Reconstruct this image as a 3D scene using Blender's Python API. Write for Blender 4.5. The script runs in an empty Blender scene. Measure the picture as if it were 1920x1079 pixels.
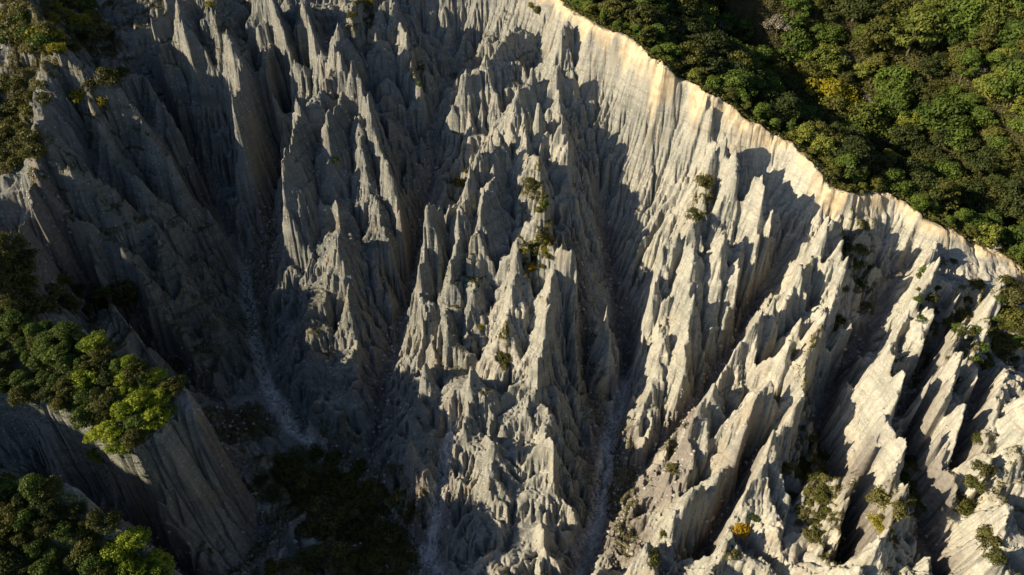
import bpy, math, random
import numpy as np

# ---------------------------------------------------------------- camera, sky, sun, exposure
CAM_Z, PITCH, FPX = 200.0, math.radians(41.0), 1270.0     # photo pixels: 1920 x 1079
scene = bpy.context.scene
cd = bpy.data.cameras.new('camera'); cam = bpy.data.objects.new('camera', cd)
scene.collection.objects.link(cam); scene.camera = cam
cam.location = (0, 0, CAM_Z); cam.rotation_euler = (math.pi/2 - PITCH, 0, 0)
cd.sensor_width = 36; cd.lens = 36*FPX/1920; cd.clip_start = 1; cd.clip_end = 6000

SUN_EL, SUN_AZ = math.radians(25.5), math.radians(257)      # azimuth clockwise from +Y (north)
sun_dir = (math.sin(SUN_AZ)*math.cos(SUN_EL), math.cos(SUN_AZ)*math.cos(SUN_EL), math.sin(SUN_EL))
world = bpy.data.worlds.new('World'); scene.world = world; world.use_nodes = True
nt = world.node_tree; bg = nt.nodes['Background']
sky = nt.nodes.new('ShaderNodeTexSky'); sky.sky_type = 'NISHITA'; sky.sun_disc = False
sky.sun_elevation = SUN_EL; sky.sun_rotation = SUN_AZ; sky.air_density = 0.8; sky.dust_density = 0.5
nt.links.new(sky.outputs[0], bg.inputs[0]); bg.inputs[1].default_value = 0.074
from mathutils import Vector
ld = bpy.data.lights.new('sun', 'SUN'); sun = bpy.data.objects.new('sun', ld); scene.collection.objects.link(sun)
ld.energy = 5.0; ld.angle = math.radians(0.5); ld.color = (1.0, 0.84, 0.59)
sun.rotation_euler = Vector(sun_dir).to_track_quat('Z', 'Y').to_euler(); sun.location = (-300, 0, 400)
scene.view_settings.view_transform = 'Standard'; scene.view_settings.look = 'None'
scene.view_settings.exposure = 1.02; scene.view_settings.gamma = 1.0

# ---------------------------------------------------------------- pixel -> world
def sl(py): return np.tan(PITCH + np.arctan((py-539.5)/FPX))     # metres dropped per metre forward
def at(px, py, z):
    y = (CAM_Z - z)/sl(py)
    d = y*math.cos(PITCH) + (CAM_Z - z)*math.sin(PITCH)
    return ((px-960)/FPX*d, y, z)

# ---------------------------------------------------------------- height field
X0, X1, Y0, Y1 = -240.0, 232.0, 58.0, 346.0
PEXP = 1.15
rng = np.random.default_rng(7)

def hash2(ix, iy, seed):
    n = (ix.astype(np.int64)*374761393 + iy.astype(np.int64)*668265263 + seed*974634777) & 0xffffffff
    n = ((n ^ (n >> 13))*1274126177) & 0xffffffff
    n = n ^ (n >> 16)
    return (n & 0xffff).astype(np.float32)/65535.0
def noise(x, y, seed=0):
    ix = np.floor(x); iy = np.floor(y); fx = (x-ix).astype(np.float32); fy = (y-iy).astype(np.float32)
    u = fx*fx*(3-2*fx); v = fy*fy*(3-2*fy)
    a = hash2(ix, iy, seed); b = hash2(ix+1, iy, seed); c = hash2(ix, iy+1, seed); d = hash2(ix+1, iy+1, seed)
    return (a*(1-u)+b*u)*(1-v) + (c*(1-u)+d*u)*v
def fbm(x, y, seed=0, octs=4, gain=0.5):
    s = 0; a = 1; t = 0
    for k in range(octs):
        s = s + a*noise(x*2**k + 17.3*k, y*2**k - 9.1*k, seed+k); t += a; a *= gain
    return s/t

VALLEYS = [
 [(830,1085,0),(760,1000,3),(690,920,6),(600,840,9),(540,790,12),(500,720,15),(480,650,19),(465,570,24),(460,500,31),(440,460,36),(420,420,41),(370,320,55),(310,200,74),(275,120,88),(250,40,100)],
 [(460,500,31),(500,430,42),(525,330,54),(545,230,69),(575,190,78),(605,100,95),(645,0,108)],
 [(600,840,9),(690,880,7),(715,790,12),(722,710,18),(745,630,26),(768,540,35),(783,440,47),(800,360,59),(818,300,67),(812,225,76),(826,170,82),(855,135,85)],
 [(810,1020,4),(820,920,13),(835,850,22),(850,790,28)],
 [(1080,1085,2),(1110,1000,6),(1130,900,12),(1140,820,16),(1158,760,19),(1176,680,25),(1166,600,33),(1150,520,42),(1135,430,54),(1122,350,67),(1105,280,81)],
 [(1130,800,19),(1098,700,29),(1092,600,40),(1086,500,52),(1075,440,60)],
 [(1130,960,9),(1200,880,16),(1240,830,21),(1275,790,26),(1320,730,33),(1360,670,40),(1400,590,49),(1440,530,57),(1470,470,66),(1490,410,76)],
 [(1575,1085,25),(1565,960,30),(1530,820,38),(1560,730,44),(1600,660,50),(1640,590,56),(1690,500,65)],
 [(1300,1085,12),(1335,1000,20),(1372,930,28),(1400,870,34)],
 [(1740,1085,36),(1735,980,42),(1700,880,48),(1695,780,52),(1745,660,58),(1790,590,63)],
 [(1785,900,51),(1800,800,57),(1850,700,62)],
 [(60,560,44),(200,600,34),(330,690,22),(430,770,15),(540,800,11)],
 [(60,940,26),(150,970,20),(250,1010,15),(320,1060,10),(400,1095,6)],
 [(430,790,15),(455,900,9),(480,1000,6),(470,1085,5)],
 [(560,900,8),(650,1000,5),(720,1080,3)],
]
CREST = [(1050,0,115),(1085,30,115),(1110,48,114),(1180,75,112),(1215,110,110),(1240,135,108),(1290,152,105),(1320,178,104),(1350,198,101),(1400,232,97),(1470,258,94),(1495,277,92),(1520,310,90),(1560,350,87),(1610,370,84),(1670,364,82),(1700,385,80),(1740,418,78),(1790,444,75),(1830,458,73),(1870,480,70),(1920,528,66),(2010,600,58)]
FAR_CREST = [at(980,-38,117),at(880,-58,118),at(740,-52,116),at(640,-80,119),at(520,-90,122),(-200,338,124)]
LEFT_RIDGE = [(-240,330,128),at(60,20,114),at(90,60,112),at(105,110,106),at(85,180,99),at(75,270,91),at(60,340,85),at(30,430,79),at(-40,520,74)]
FOREST = [ # valley behind the crest and the slope beyond it
 [(1130,-40,106),(1300,60,95.5),(1450,150,85),(1600,260,75.5),(1750,380,68.5),(1900,480,63),(2000,540,58)],
 [(1200,-110,128),(1350,-60,122),(1500,0,112),(1700,75,104),(1850,170,97),(1950,240,93)],
]
GROVES = [
 [(-40,600,67),(60,612,67),(180,650,66),(280,705,64),(345,722,60),(300,800,57),(246,850,55),(150,800,57),(30,742,60),(-40,720,62)],
 [(-60,880,64),(80,905,62),(190,965,58),(255,1005,53),(335,1095,43),(170,1135,46),(-60,1135,50),(-60,1000,57)],
]

class Grid:
    def __init__(s, dx):
        s.dx = dx; s.nx = int(round((X1-X0)/dx))+1; s.ny = int(round((Y1-Y0)/dx))+1
        s.x = X0 + np.arange(s.nx)*dx; s.y = Y0 + np.arange(s.ny)*dx
def resample(h, g0, g1):
    fx = np.clip((g1.x-X0)/g0.dx, 0, g0.nx-1.001); fy = np.clip((g1.y-Y0)/g0.dx, 0, g0.ny-1.001)
    ix = fx.astype(int); iy = fy.astype(int); tx = (fx-ix)[None, :]; ty = (fy-iy)[:, None]
    r0 = h[iy]; r1 = h[iy+1]; r = r0*(1-ty)+r1*ty
    return r[:, ix]*(1-tx) + r[:, ix+1]*tx
def dense(pts, step=0.15):
    out = []
    for a, b in zip(pts[:-1], pts[1:]):
        a = np.array(a, float); b = np.array(b, float)
        n = max(2, int(np.linalg.norm((b-a)[:2])/step)+1)
        t = np.linspace(0, 1, n)[:, None]
        out.append(a*(1-t)+b*t)
    return np.concatenate(out)
def raster(g, lines, mode):
    """lines of dense xyz points -> (mask, value)"""
    P = np.concatenate(lines)
    ix = np.round((P[:, 0]-X0)/g.dx).astype(int); iy = np.round((P[:, 1]-Y0)/g.dx).astype(int)
    ok = (ix >= 0) & (ix < g.nx) & (iy >= 0) & (iy < g.ny)
    k = iy[ok]*g.nx + ix[ok]; z = P[ok, 2]
    v = np.full(g.nx*g.ny, -1e9 if mode == 'max' else 1e9)
    (np.maximum if mode == 'max' else np.minimum).at(v, k, z)
    m = np.abs(v) < 1e8
    return m.reshape(g.ny, g.nx), v.reshape(g.ny, g.nx)
def laplace(levels, hi, lo, sweeps):
    h = None; gp = None
    for dx, n in zip(levels, sweeps):
        g = Grid(dx)
        ml, vl = raster(g, lo, 'min'); mask = ml.copy(); val = np.where(ml, vl, 0)
        if hi:
            mh, vh = raster(g, hi, 'max'); mask |= mh; val = np.where(mh & ~ml, vh, val)
            both = mh & ml; val[both] = vl[both]
        h = np.full((g.ny, g.nx), 60.0) if h is None else resample(h, gp, g)
        h[mask] = val[mask]
        for i in range(n):
            p = np.pad(h, 1, mode='edge')
            h = (p[:-2, 1:-1]+p[2:, 1:-1]+p[1:-1, :-2]+p[1:-1, 2:])*0.25
            h[mask] = val[mask]
        gp = g
    return h, gp

vlines = [dense([at(*p) for p in v]) for v in VALLEYS]
crest_xyz = [at(*p) for p in CREST]
def ragged(l):
    s = np.concatenate([[0], np.cumsum(np.linalg.norm(np.diff(l[:, :2], axis=0), axis=1))]); o = s*0
    j = np.column_stack([2.6*(fbm(s/4.5, o+1, 401, 3)-.5), 2.6*(fbm(s/4.5, o+2, 411, 3)-.5), 2.2*(fbm(s/6, o+3, 421, 3)-.5)])
    return l + j
crest_l = [ragged(dense(crest_xyz)), dense([crest_xyz[0]]+FAR_CREST)]
left_l = [dense(LEFT_RIDGE)]
forest_l = [dense([at(*p) for p in v]) for v in FOREST]
forest_l.append(dense([(40,346,124),(120,346,140),(232,346,150),(232,240,118),(232,120,86)]))
grove_l = [dense([at(*p) for p in v]+[at(*v[0])]) for v in GROVES]
def shrink(l, f):
    c = l.mean(0); return c + (l-c)*np.array([f, f, 1])
grove_core = [shrink(l, f) for l in grove_l for f in (.85, .7, .5, .3)]
base, gb = laplace([8, 4, 2], crest_l+left_l+forest_l[1:]+grove_l, vlines+forest_l[:1], [400, 300, 300])

def sample(h, g, x, y):
    fx = np.clip((np.asarray(x)-X0)/g.dx, 0, g.nx-1.001); fy = np.clip((np.asarray(y)-Y0)/g.dx, 0, g.ny-1.001)
    ix = fx.astype(int); iy = fy.astype(int); tx = fx-ix; ty = fy-iy
    return (h[iy, ix]*(1-tx)+h[iy, ix+1]*tx)*(1-ty) + (h[iy+1, ix]*(1-tx)+h[iy+1, ix+1]*tx)*ty
def hit(px, py, H=0.0, h=None, g=None):
    """first point along the photo ray of pixel (px, py) that lies H above the surface h"""
    h = base if h is None else h; g = gb if g is None else g
    d = np.arange(70, 420, 0.25)                     # depth along the view axis
    u = (px-960)/FPX; v = (py-539.5)/FPX
    x = d*u; y = d*(math.cos(PITCH) - v*math.sin(PITCH)); z = CAM_Z - d*(math.sin(PITCH)+v*math.cos(PITCH))
    below = z < sample(h, g, x, y)+H
    i = int(np.argmax(below)) if below.any() else len(d)-1
    return (float(x[i]), float(y[i]), float(z[i]))

# fins and spires: (kind, jaggedness, [(px, py, height over the gully floors)])
FINS = [
 ('L1', 2.0, [(110,110,8),(165,165,14),(230,190,20),(275,240,20),(298,290,22),(340,350,18),(400,420,12),(440,475,3)]),
 ('L1b',2.0, [(240,150,8),(268,142,14),(300,200,16),(350,270,17),(395,350,14),(425,415,6)]),
 ('L1c',1.5, [(180,215,10),(200,270,12),(240,330,12),(300,400,12),(330,450,6)]),
 ('L5', 2.0, [(78,280,4),(130,330,12),(210,365,14),(250,420,12),(290,470,8)]),
 ('L6', 2.0, [(70,335,4),(120,395,12),(190,450,14),(240,480,16),(262,520,15),(300,590,12),(350,650,8),(400,720,3)]),
 ('L7', 2.0, [(210,415,10),(290,415,15),(310,470,14),(330,520,8),(400,600,8),(450,680,3)]),
 ('L8', 1.5, [(180,500,9),(200,560,12),(235,610,10),(290,670,5)]),
 ('L2', 3.0, [(400,-20,20),(405,45,24),(430,85,27),(455,130,30),(468,170,32),(440,222,34),(455,300,20),(450,380,10),(450,430,3)]),
 ('L2a',2.5, [(310,-10,16),(290,50,20),(300,110,16),(340,220,8)]),
 ('L2c',2.0, [(350,-10,20),(335,45,22),(360,90,22),(380,160,14),(400,260,6)]),
 ('L3', 3.0, [(475,-30,22),(520,30,24),(545,90,24),(560,140,18),(565,170,8)]),
 ('L3b',2.5, [(500,80,20),(505,140,24),(520,220,18),(525,280,8)]),
 ('L4', 3.0, [(560,-30,18),(572,20,22),(592,80,22),(606,140,14)]),
 ('M0', 2.0, [(690,-30,8),(672,20,14),(645,70,18),(632,125,22),(603,180,26),(562,240,30),(545,290,34),(540,330,34),(538,400,24),(545,480,14),(548,560,4)]),
 ('M0a',1.0, [(556,186,38),(560,200,34),(553,240,26)]),
 ('M1', 3.0, [(632,125,22),(655,150,26),(685,170,28),(700,230,28),(722,310,28),(745,380,20),(768,480,10),(772,520,3)]),
 ('M1b',2.5, [(600,185,27),(640,180,26),(612,270,30),(620,320,28),(632,390,20),(640,440,16)]),
 ('M1c',2.0, [(670,220,26),(680,300,24),(690,350,22),(715,430,14),(740,520,4)]),
 ('M2', 2.0, [(632,440,12),(640,472,22),(655,540,18),(662,630,10),(665,720,9),(668,780,5),(680,850,0.5)]),
 ('M3', 1.5, [(580,560,8),(588,668,11),(575,740,5),(570,800,1)]),
 ('N1', 2.0, [(735,0,12),(748,50,11),(762,85,12),(780,140,12),(790,180,9),(800,230,3)]),
 ('N2', 2.0, [(960,60,4),(930,110,8),(893,150,10),(866,185,10),(852,235,5)]),
 ('N3', 1.0, [(735,0,12),(700,60,12),(720,120,10),(745,250,8),(760,340,3)]),
 ('P1', 3.0, [(1060,70,1),(1030,150,6),(995,180,10),(960,225,15),(945,262,17),(918,300,21),(888,330,24),(852,370,26),(815,418,27),(788,490,28),(783,520,24),(790,600,14),(800,650,8)]),
 ('P1s',0.5, [(1012,215,22),(1008,235,18),(1000,270,14)]),
 ('P1a',2.5, [(918,305,20),(925,350,20),(905,400,24),(893,470,24),(888,560,18),(880,640,10)]),
 ('P1b',2.5, [(888,335,22),(880,370,22),(850,500,26),(838,600,16),(830,680,6)]),
 ('P1c',0.5, [(881,716,17),(878,760,14),(865,850,5)]),
 ('P1d',0.5, [(925,845,14),(920,880,11),(905,960,4)]),
 ('P2', 3.0, [(985,262,16),(1010,330,18),(1022,400,20),(1005,450,24),(1040,485,26),(1032,560,26),(1028,620,22),(1005,710,20),(990,790,12),(985,850,5)]),
 ('P2a',2.0, [(1040,485,26),(1080,500,25),(1082,560,18),(1088,640,6)]),
 ('P2b',2.0, [(975,480,22),(960,560,20),(948,640,16),(940,700,8)]),
 ('P2c',1.0, [(1015,740,14),(1037,876,15),(1030,920,9),(1015,960,6),(1020,1010,10),(1018,1040,4)]),
 ('P3', 2.0, [(790,600,14),(808,640,14),(812,690,13),(790,760,9),(770,840,9),(782,900,6),(790,980,0.5)]),
 ('P3b',2.0, [(840,660,12),(850,720,10),(850,790,1)]),
 ('P4', 0.5, [(1137,588,20),(1138,620,15),(1140,680,8),(1145,750,1)]),
 ('P5', 0.7, [(1040,160,6),(1050,215,10),(1062,270,15),(1063,320,12),(1066,400,5)]),
 ('Q1', 2.5, [(1330,180,1),(1345,250,5),(1330,320,12),(1318,380,17),(1290,440,20),(1240,470,20),(1228,530,20),(1212,590,16),(1195,680,6)]),
 ('Q2', 2.5, [(1345,285,8),(1400,325,14),(1420,345,16),(1418,420,16),(1420,480,14),(1410,560,6)]),
 ('Q3', 2.0, [(1430,380,13),(1448,400,14),(1445,450,13),(1430,520,5)]),
 ('Q4', 2.0, [(1370,330,13),(1365,400,17),(1350,480,18),(1345,560,13),(1340,640,5)]),
 ('Q5', 2.0, [(1290,440,20),(1300,500,20),(1295,600,16),(1280,680,13),(1275,760,3)]),
 ('Q6', 1.5, [(1390,465,16),(1380,520,13),(1360,620,4)]),
 ('Q7', 1.5, [(1240,600,14),(1225,700,8),(1215,800,5),(1205,870,1)]),
 ('S1', 2.5, [(1590,400,2),(1540,458,12),(1512,500,17),(1470,565,20),(1425,610,22),(1390,634,24),(1350,700,22),(1320,755,20),(1290,820,16),(1262,880,10),(1235,930,3)]),
 ('S1b',2.5, [(1540,458,12),(1578,530,14),(1560,580,16),(1500,605,20),(1482,650,19),(1440,740,16),(1400,810,16),(1360,880,14),(1300,950,14),(1250,980,14),(1215,1030,12),(1185,1085,8)]),
 ('S1c',2.5, [(1550,575,16),(1528,640,18),(1505,700,18),(1495,770,17),(1440,835,18),(1400,920,17),(1360,1005,16),(1322,1085,14)]),
 ('S4', 1.5, [(1590,600,9),(1592,655,11),(1575,740,10),(1550,790,6)]),
 ('T1', 2.0, [(1745,470,3),(1735,530,8),(1700,600,10),(1655,685,14),(1665,755,13),(1630,840,12),(1590,930,10),(1560,1000,6)]),
 ('T1b',2.0, [(1650,760,14),(1690,850,12),(1655,920,12),(1690,930,10),(1640,1020,12),(1600,1085,10)]),
 ('T2', 1.5, [(1740,540,7),(1735,600,8),(1720,680,6)]),
 ('T3', 2.0, [(1800,560,6),(1770,650,8),(1745,720,11),(1720,790,6)]),
 ('T4', 2.0, [(1780,690,9),(1757,785,11),(1735,860,5)]),
 ('T5', 1.5, [(1810,700,5),(1788,830,9),(1760,930,5)]),
 ('T6', 1.5, [(1855,560,5),(1835,640,6),(1810,690,5)]),
 ('T7', 1.5, [(1870,680,4),(1838,835,6),(1790,930,6),(1750,990,3)]),
 ('T8', 1.5, [(1930,760,8),(1900,860,8),(1870,960,8),(1830,1085,8)]),
]
fin_lines = {}
for name, jag, pts in FINS:
    f = 1.95 if name[0] == 'T' else 1.4 if name[0] in 'SQ' else 1.15
    w = [hit(px, py, hh*f) for px, py, hh in pts]
    d = dense(w)
    s = np.concatenate([[0], np.cumsum(np.linalg.norm(np.diff(d[:, :2], axis=0), axis=1))])
    sd = sum(map(ord, name))*7
    n1 = noise(s/5.0, s*0+sd, 3); n2 = noise(s/2.1, s*0+sd, 5)
    d[:, 2] += jag*(2.8*(n1-0.5) + 2.2*(noise(s/11.0, s*0+sd, 9)-.5) + 1.7*(np.abs(n2-0.5)*-2+0.5))
    fin_lines[name] = d

hi = list(fin_lines.values())+crest_l+left_l+forest_l[1:]+grove_l
lo = vlines+forest_l[:1]
DXS = [1.4, 0.7, 0.23]
LV, SW = [11.2, 5.6, 2.8, 1.4], [300, 200, 120, 100]
def flat(lines, v): return [np.column_stack([l[:, :2], np.full(len(l), v)]) for l in lines]
ufield, g0 = laplace(LV, flat(hi, 1.0), flat(lo, 0.0), SW)
zr, _ = laplace(LV, hi, [np.array([[0, 0, 0.0]])], SW)
zv, _ = laplace(LV, [], lo, SW)
# how rugged the ground is: 1 on the fins, low on the headwall, 0 under the trees
rough, _ = laplace(LV, flat(list(fin_lines.values()), 1.0)+flat(crest_l, 0.5)+flat(left_l, 0.5)+flat(forest_l, 0.0)+flat(grove_l, 0.4), flat(forest_l, 0.0)+flat(grove_core, 0.0), SW)
H0 = zv + (zr-zv)*np.clip(ufield, 0, 1)**PEXP
print('laplace', H0.shape, H0.min(), H0.max())

# ---------------------------------------------------------------- gullying: water runs down, incises the flanks
def gully(h, g, it, K, m, floor, kmap, seed):
    ny, nx = h.shape; N = ny*nx
    r = np.random.default_rng(seed)
    offs = [(-1, 0), (1, 0), (0, -1), (0, 1), (-1, -1), (-1, 1), (1, -1), (1, 1)]
    idx = np.arange(N).reshape(ny, nx)
    for i in range(it):
        p = np.pad(h, 1, mode='constant', constant_values=1e6)
        best = np.zeros((ny, nx), np.float32); rec = idx.copy(); dist = np.full((ny, nx), g.dx, np.float32)
        for dy, dx in offs:
            L = g.dx*math.hypot(dx, dy)
            s = (h - p[1+dy:1+dy+ny, 1+dx:1+dx+nx])/L
            s = (s*r.uniform(0.75, 1.25, (ny, nx))).astype(np.float32)
            k = s > best
            best = np.where(k, s, best); rec = np.where(k, idx + dy*nx + dx, rec); dist = np.where(k, L, dist)
        rc = rec.ravel(); A = np.ones(N+1); A[N] = 0
        R = np.append(np.where(rc == np.arange(N), N, rc), N)
        for k in range(11):                          # flow accumulation by pointer doubling
            A = A + np.bincount(R, weights=A, minlength=N+1); A[N] = 0
            R = R[R]
        A = A[:N]
        A = np.minimum(A, 4e4/(g.dx*g.dx))*g.dx*g.dx
        F = (K*kmap.ravel()*A**m/dist.ravel()).reshape(ny, nx)
        hn = (h + F*h.ravel()[rc].reshape(ny, nx))/(1+F)
        h = np.minimum(h, np.maximum(hn, floor))
    return h, A.reshape(ny, nx)

import time
t0 = time.time()
def blur(h, n):
    for i in range(n):
        p = np.pad(h, 1, mode='edge')
        h = (p[:-2, 1:-1]+p[2:, 1:-1]+p[1:-1, :-2]+p[1:-1, 2:]+4*h)*0.125
    return h
# nearest ridge point of every cell (jump flooding), so flutes can run from each crest down its flanks
LINES = [(l, 1.4 if nm[0] in 'ST' else 1.1) for nm, l in fin_lines.items()] + [(crest_l[0], 0.55), (crest_l[1], 0.65), (left_l[0], 0.9)] + [(l, 1.3) for l in grove_l] + [(l, 0.0) for l in forest_l]
def ridge_points(step):
    rows = []
    for i, (l, amp) in enumerate(LINES):
        seg = np.linalg.norm(np.diff(l[:, :2], axis=0), axis=1)
        cum = np.concatenate([[0], np.cumsum(seg)]); n = max(3, int(cum[-1]/step)+1)
        q = np.linspace(0, cum[-1], n)
        x = np.interp(q, cum, l[:, 0]); y = np.interp(q, cum, l[:, 1]); z = np.interp(q, cum, l[:, 2])
        tx = np.gradient(x, q); ty = np.gradient(y, q)
        c = np.clip(-np.gradient(np.convolve(np.pad(z, 8, mode='edge'), np.ones(17)/17, 'valid'), q)*0.45, -0.6, 0.6) if n > 20 else np.full(n, 0.3)
        rows.append(np.column_stack([x, y, q, tx, ty, c, np.full(n, i), np.full(n, amp)]))
    return np.concatenate(rows)
def nearest(g, R):
    near = np.full((g.ny, g.nx), -1, np.int32)
    ix = np.round((R[:, 0]-X0)/g.dx).astype(int); iy = np.round((R[:, 1]-Y0)/g.dx).astype(int)
    ok = (ix >= 0) & (ix < g.nx) & (iy >= 0) & (iy < g.ny)
    near[iy[ok], ix[ok]] = np.nonzero(ok)[0]
    gx, gy = np.meshgrid(g.x, g.y)
    def d2(n): return np.where(n < 0, 1e12, (R[n, 0]-gx)**2 + (R[n, 1]-gy)**2)
    best = d2(near); k = 512
    while k >= 1:
        for dy in (-k, 0, k):
            for dx in (-k, 0, k):
                if dx == 0 and dy == 0: continue
                c = np.full_like(near, -1)
                ys, yd = (slice(max(0, dy), g.ny+min(0, dy)), slice(max(0, -dy), g.ny+min(0, -dy)))
                xs, xd = (slice(max(0, dx), g.nx+min(0, dx)), slice(max(0, -dx), g.nx+min(0, -dx)))
                if ys.stop <= ys.start or xs.stop <= xs.start: continue
                c[yd, xd] = near[ys, xs]
                dc = d2(c); m = dc < best
                near = np.where(m, c, near); best = np.where(m, dc, best)
        k //= 2
    return near, np.sqrt(best)
def ridged(a, b, seed): return 1-np.abs(2*noise(a, b, seed)-1)
def slots(a, b, seed): return np.abs(2*noise(a, b, seed)-1)**0.55      # rounded columns parted by narrow slots
def flutes(g, scales):
    gx, gy = np.meshgrid(g.x, g.y)
    u = np.clip(resample(ufield, g0, g), 0, 1)
    R = RP; n = resample_near(g)
    ex = gx-R[n, 0]; ey = gy-R[n, 1]
    along = ex*R[n, 3]+ey*R[n, 4]; lat = -ex*R[n, 4]+ey*R[n, 3]; dist = np.hypot(ex, ey)
    side = np.where(lat > 0, 1.0, 2.0)*37 + R[n, 6]*11
    sc = R[n, 2] + np.arctan2(along, np.abs(lat)+1e-3)*5.0*np.clip(dist/3, 0, 1)*(np.abs(along) > 0.6) - R[n, 5]*dist
    w = fbm(gx/7, gy/7, 77, 3)-0.5
    sc = sc + 4.0*w + 0.5*(noise(gx/1.3, gy/1.3, 78)-0.5)
    t = np.clip((1-u)/0.25, 0, 1); t = t*t*(3-2*t)
    env = np.clip(u/0.35, 0, 1)
    out = 0
    for lam, amp, sd, fn in scales:
        f0 = fn(sc/lam, R[n, 6]*11.0, sd); f1 = fn(sc/lam, side + dist/(lam*1.1+2.5), sd)
        is_crest = (R[n, 6] == len(fin_lines)) | (R[n, 6] == len(fin_lines)+1)
        out = out + amp*((f0*(1-t)*np.where(is_crest, .25, 1)+f1*t)-0.5*np.where(is_crest, t+.25*(1-t), 1))
    return out*env*R[n, 7]
gN = Grid(0.7); RP = ridge_points(0.6); NEAR, DIST = nearest(gN, RP)
def resample_near(g):
    ix = np.clip(np.round((g.x-X0)/gN.dx).astype(int), 0, gN.nx-1); iy = np.clip(np.round((g.y-Y0)/gN.dx).astype(int), 0, gN.ny-1)
    return NEAR[iy][:, ix]
def side_of_crest(g):
    cp = crest_l[0][::4]; back = crest_l[1][::4]
    P = np.concatenate([back[::-1], cp]); T = np.gradient(P[:, :2], axis=0)
    R = np.zeros((len(P), 8)); R[:, :2] = P[:, :2]
    n, _ = nearest(gN, R)
    X, Y = np.meshgrid(gN.x, gN.y)
    c = T[n, 0]*(Y-P[n, 1]) - T[n, 1]*(X-P[n, 0])
    return resample((c > 0).astype(float), gN, g)
print('nearest', time.time()-t0)
def hard(g, octs):
    gx, gy = np.meshgrid(g.x, g.y); u = resample(ufield, g0, g); r = resample(rough, g0, g)
    k = 0.15 + 2.2*fbm(gx/4.5, gy/4.5, 21, octs, .6)**1.8
    return k*(0.04 + 0.96*r)*np.clip(1.2 - u, 0.2, 0.6)/0.6, r, resample(zv, g0, g) - 1.5
gx, gy = np.meshgrid(g0.x, g0.y)
k, r, fl = hard(g0, 2)
g1 = Grid(DXS[1]); H = resample(H0, g0, g1); gx, gy = np.meshgrid(g1.x, g1.y)
k, r, fl = hard(g1, 3)
gxs, gys = g1.x, g1.y
n = resample_near(g1); dist = np.hypot(gx-RP[n, 0], gy-RP[n, 1])
LSC = np.array([10.0 if nm in ('P1c', 'P1d', 'P4', 'P5', 'P2c', 'M2', 'M3', 'L2', 'M0') else 5.5 if nm[0] in 'ST' else 7.0 for nm in fin_lines] + [9, 12, 16] + [7]*len(grove_l) + [1e6]*len(forest_l))
low = resample(zv + (zr-zv)*np.clip(ufield, 0, 1)*0.40, g0, g1)
low = np.where(np.isin(RP[n, 6], [len(fin_lines)+3, len(fin_lines)+4]), low - .2*resample((zr-zv)*np.clip(ufield, 0, 1), g0, g1), low)
wob = 0.6 + 0.8*fbm(gx/8, gy/8, 91, 2)
fsid = side_of_crest(g1)
def in_grove(g):
    m = np.zeros((g.ny, g.nx), bool); X, Y = np.meshgrid(g.x, g.y)
    for poly in GROVES:
        p = [at(*q)[:2] for q in poly]; c = np.zeros_like(m)
        for (x1, y1), (x2, y2) in zip(p, p[1:]+p[:1]):
            c ^= ((y1 > Y) != (y2 > Y)) & (X < (x2-x1)*(Y-y1)/(y2-y1+1e-9)+x1)
        m |= c
    return m
flat_top = in_grove(g1); fsid = np.where(flat_top, 1.0, fsid)
grove_own = (np.isin(RP[n, 6], [len(fin_lines)+3, len(fin_lines)+4]) & ~flat_top)
H = low + (H-low)*np.where(fsid > .5, 1.0, 0.0) + (H-low)*(1-np.where(fsid > .5, 1.0, 0.0))*np.exp(-np.maximum(dist-0.7, 0)/(LSC[RP[n, 6].astype(int)]*wob))
H = H + grove_own*np.clip(dist/4, 0, 1)*(9*(fbm(gx/9, gy/9, 231, 3)-.5) + 5*(np.round(4*noise(gx/5, gy/5, 241))/4-.5))
H = H + np.where(flat_top, .15, np.where(grove_own, .22, 1.0))*flutes(g1, [(12, 6.5, 101, ridged), (5.6, 5.6, 102, slots), (2.6, 2.6, 105, slots)]) + 2.5*(fbm(gx/12, gy/12, 11)-0.5)*(.15+.85*r) + 0.8*(noise(gx/2.2, gy/2.2, 51)-0.5)*(.3+.7*r)
def warp(H, g, wx, wy):
    return sample(H, g, gx+wx, gy+wy)
gw1 = np.where(grove_own, 1.0, 0.0); gw1 = blur(gw1, 12)
def wn(s, seed): return fbm(gx/s, gy/s, seed, 2)-.5
blocky = np.round(5*noise(gx/6, gy/6, 271))/5-.5; blocky2 = np.round(5*noise(gx/6, gy/6, 281))/5-.5
H = warp(H, g1, 2.2*wn(6.5, 251)+.9*wn(2.4, 252)+gw1*(9*wn(11, 253)+4.5*blocky), 2.2*wn(6.5, 261)+.9*wn(2.4, 262)+gw1*(9*wn(11, 263)+4.5*blocky2))
k = k*(1-.6*gw1)
H, A = gully(H, g1, 16, 0.06, 0.45, fl, k, 1)
H = H + 0.5*(H - blur(H, 6))*r
g2 = Grid(DXS[2]); H2 = resample(H, g1, g2); gx, gy = np.meshgrid(g2.x, g2.y)
k, r, fl = hard(g2, 4)
H2 = H2 + 1.3*(fbm(gx/2.2, gy/2.2, 431, 4)-.5)*np.exp(-np.abs(resample(DIST, gN, g2))/5)*np.isin(RP[resample_near(g2), 6], [len(fin_lines), len(fin_lines)+1])
gw2 = resample((grove_own | flat_top).astype(float), g1, g2)
H2 = H2 + (1-.75*gw2)*flutes(g2, [(1.9, 1.7, 103, slots), (0.9, 0.6, 104, ridged)])*(.4+.6*r) + 0.3*(noise(gx/0.9, gy/0.9, 41)-0.5)*(.4+.6*r)
H2, A2 = gully(H2, g2, 10, 0.065, 0.45, fl-.3, k, 2)
H2 = H2 + 0.4*(H2 - blur(H2, 5))*r
ph = H2/7.0 + 0.8*fbm(gx/30, gy/30, 61, 3)
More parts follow.
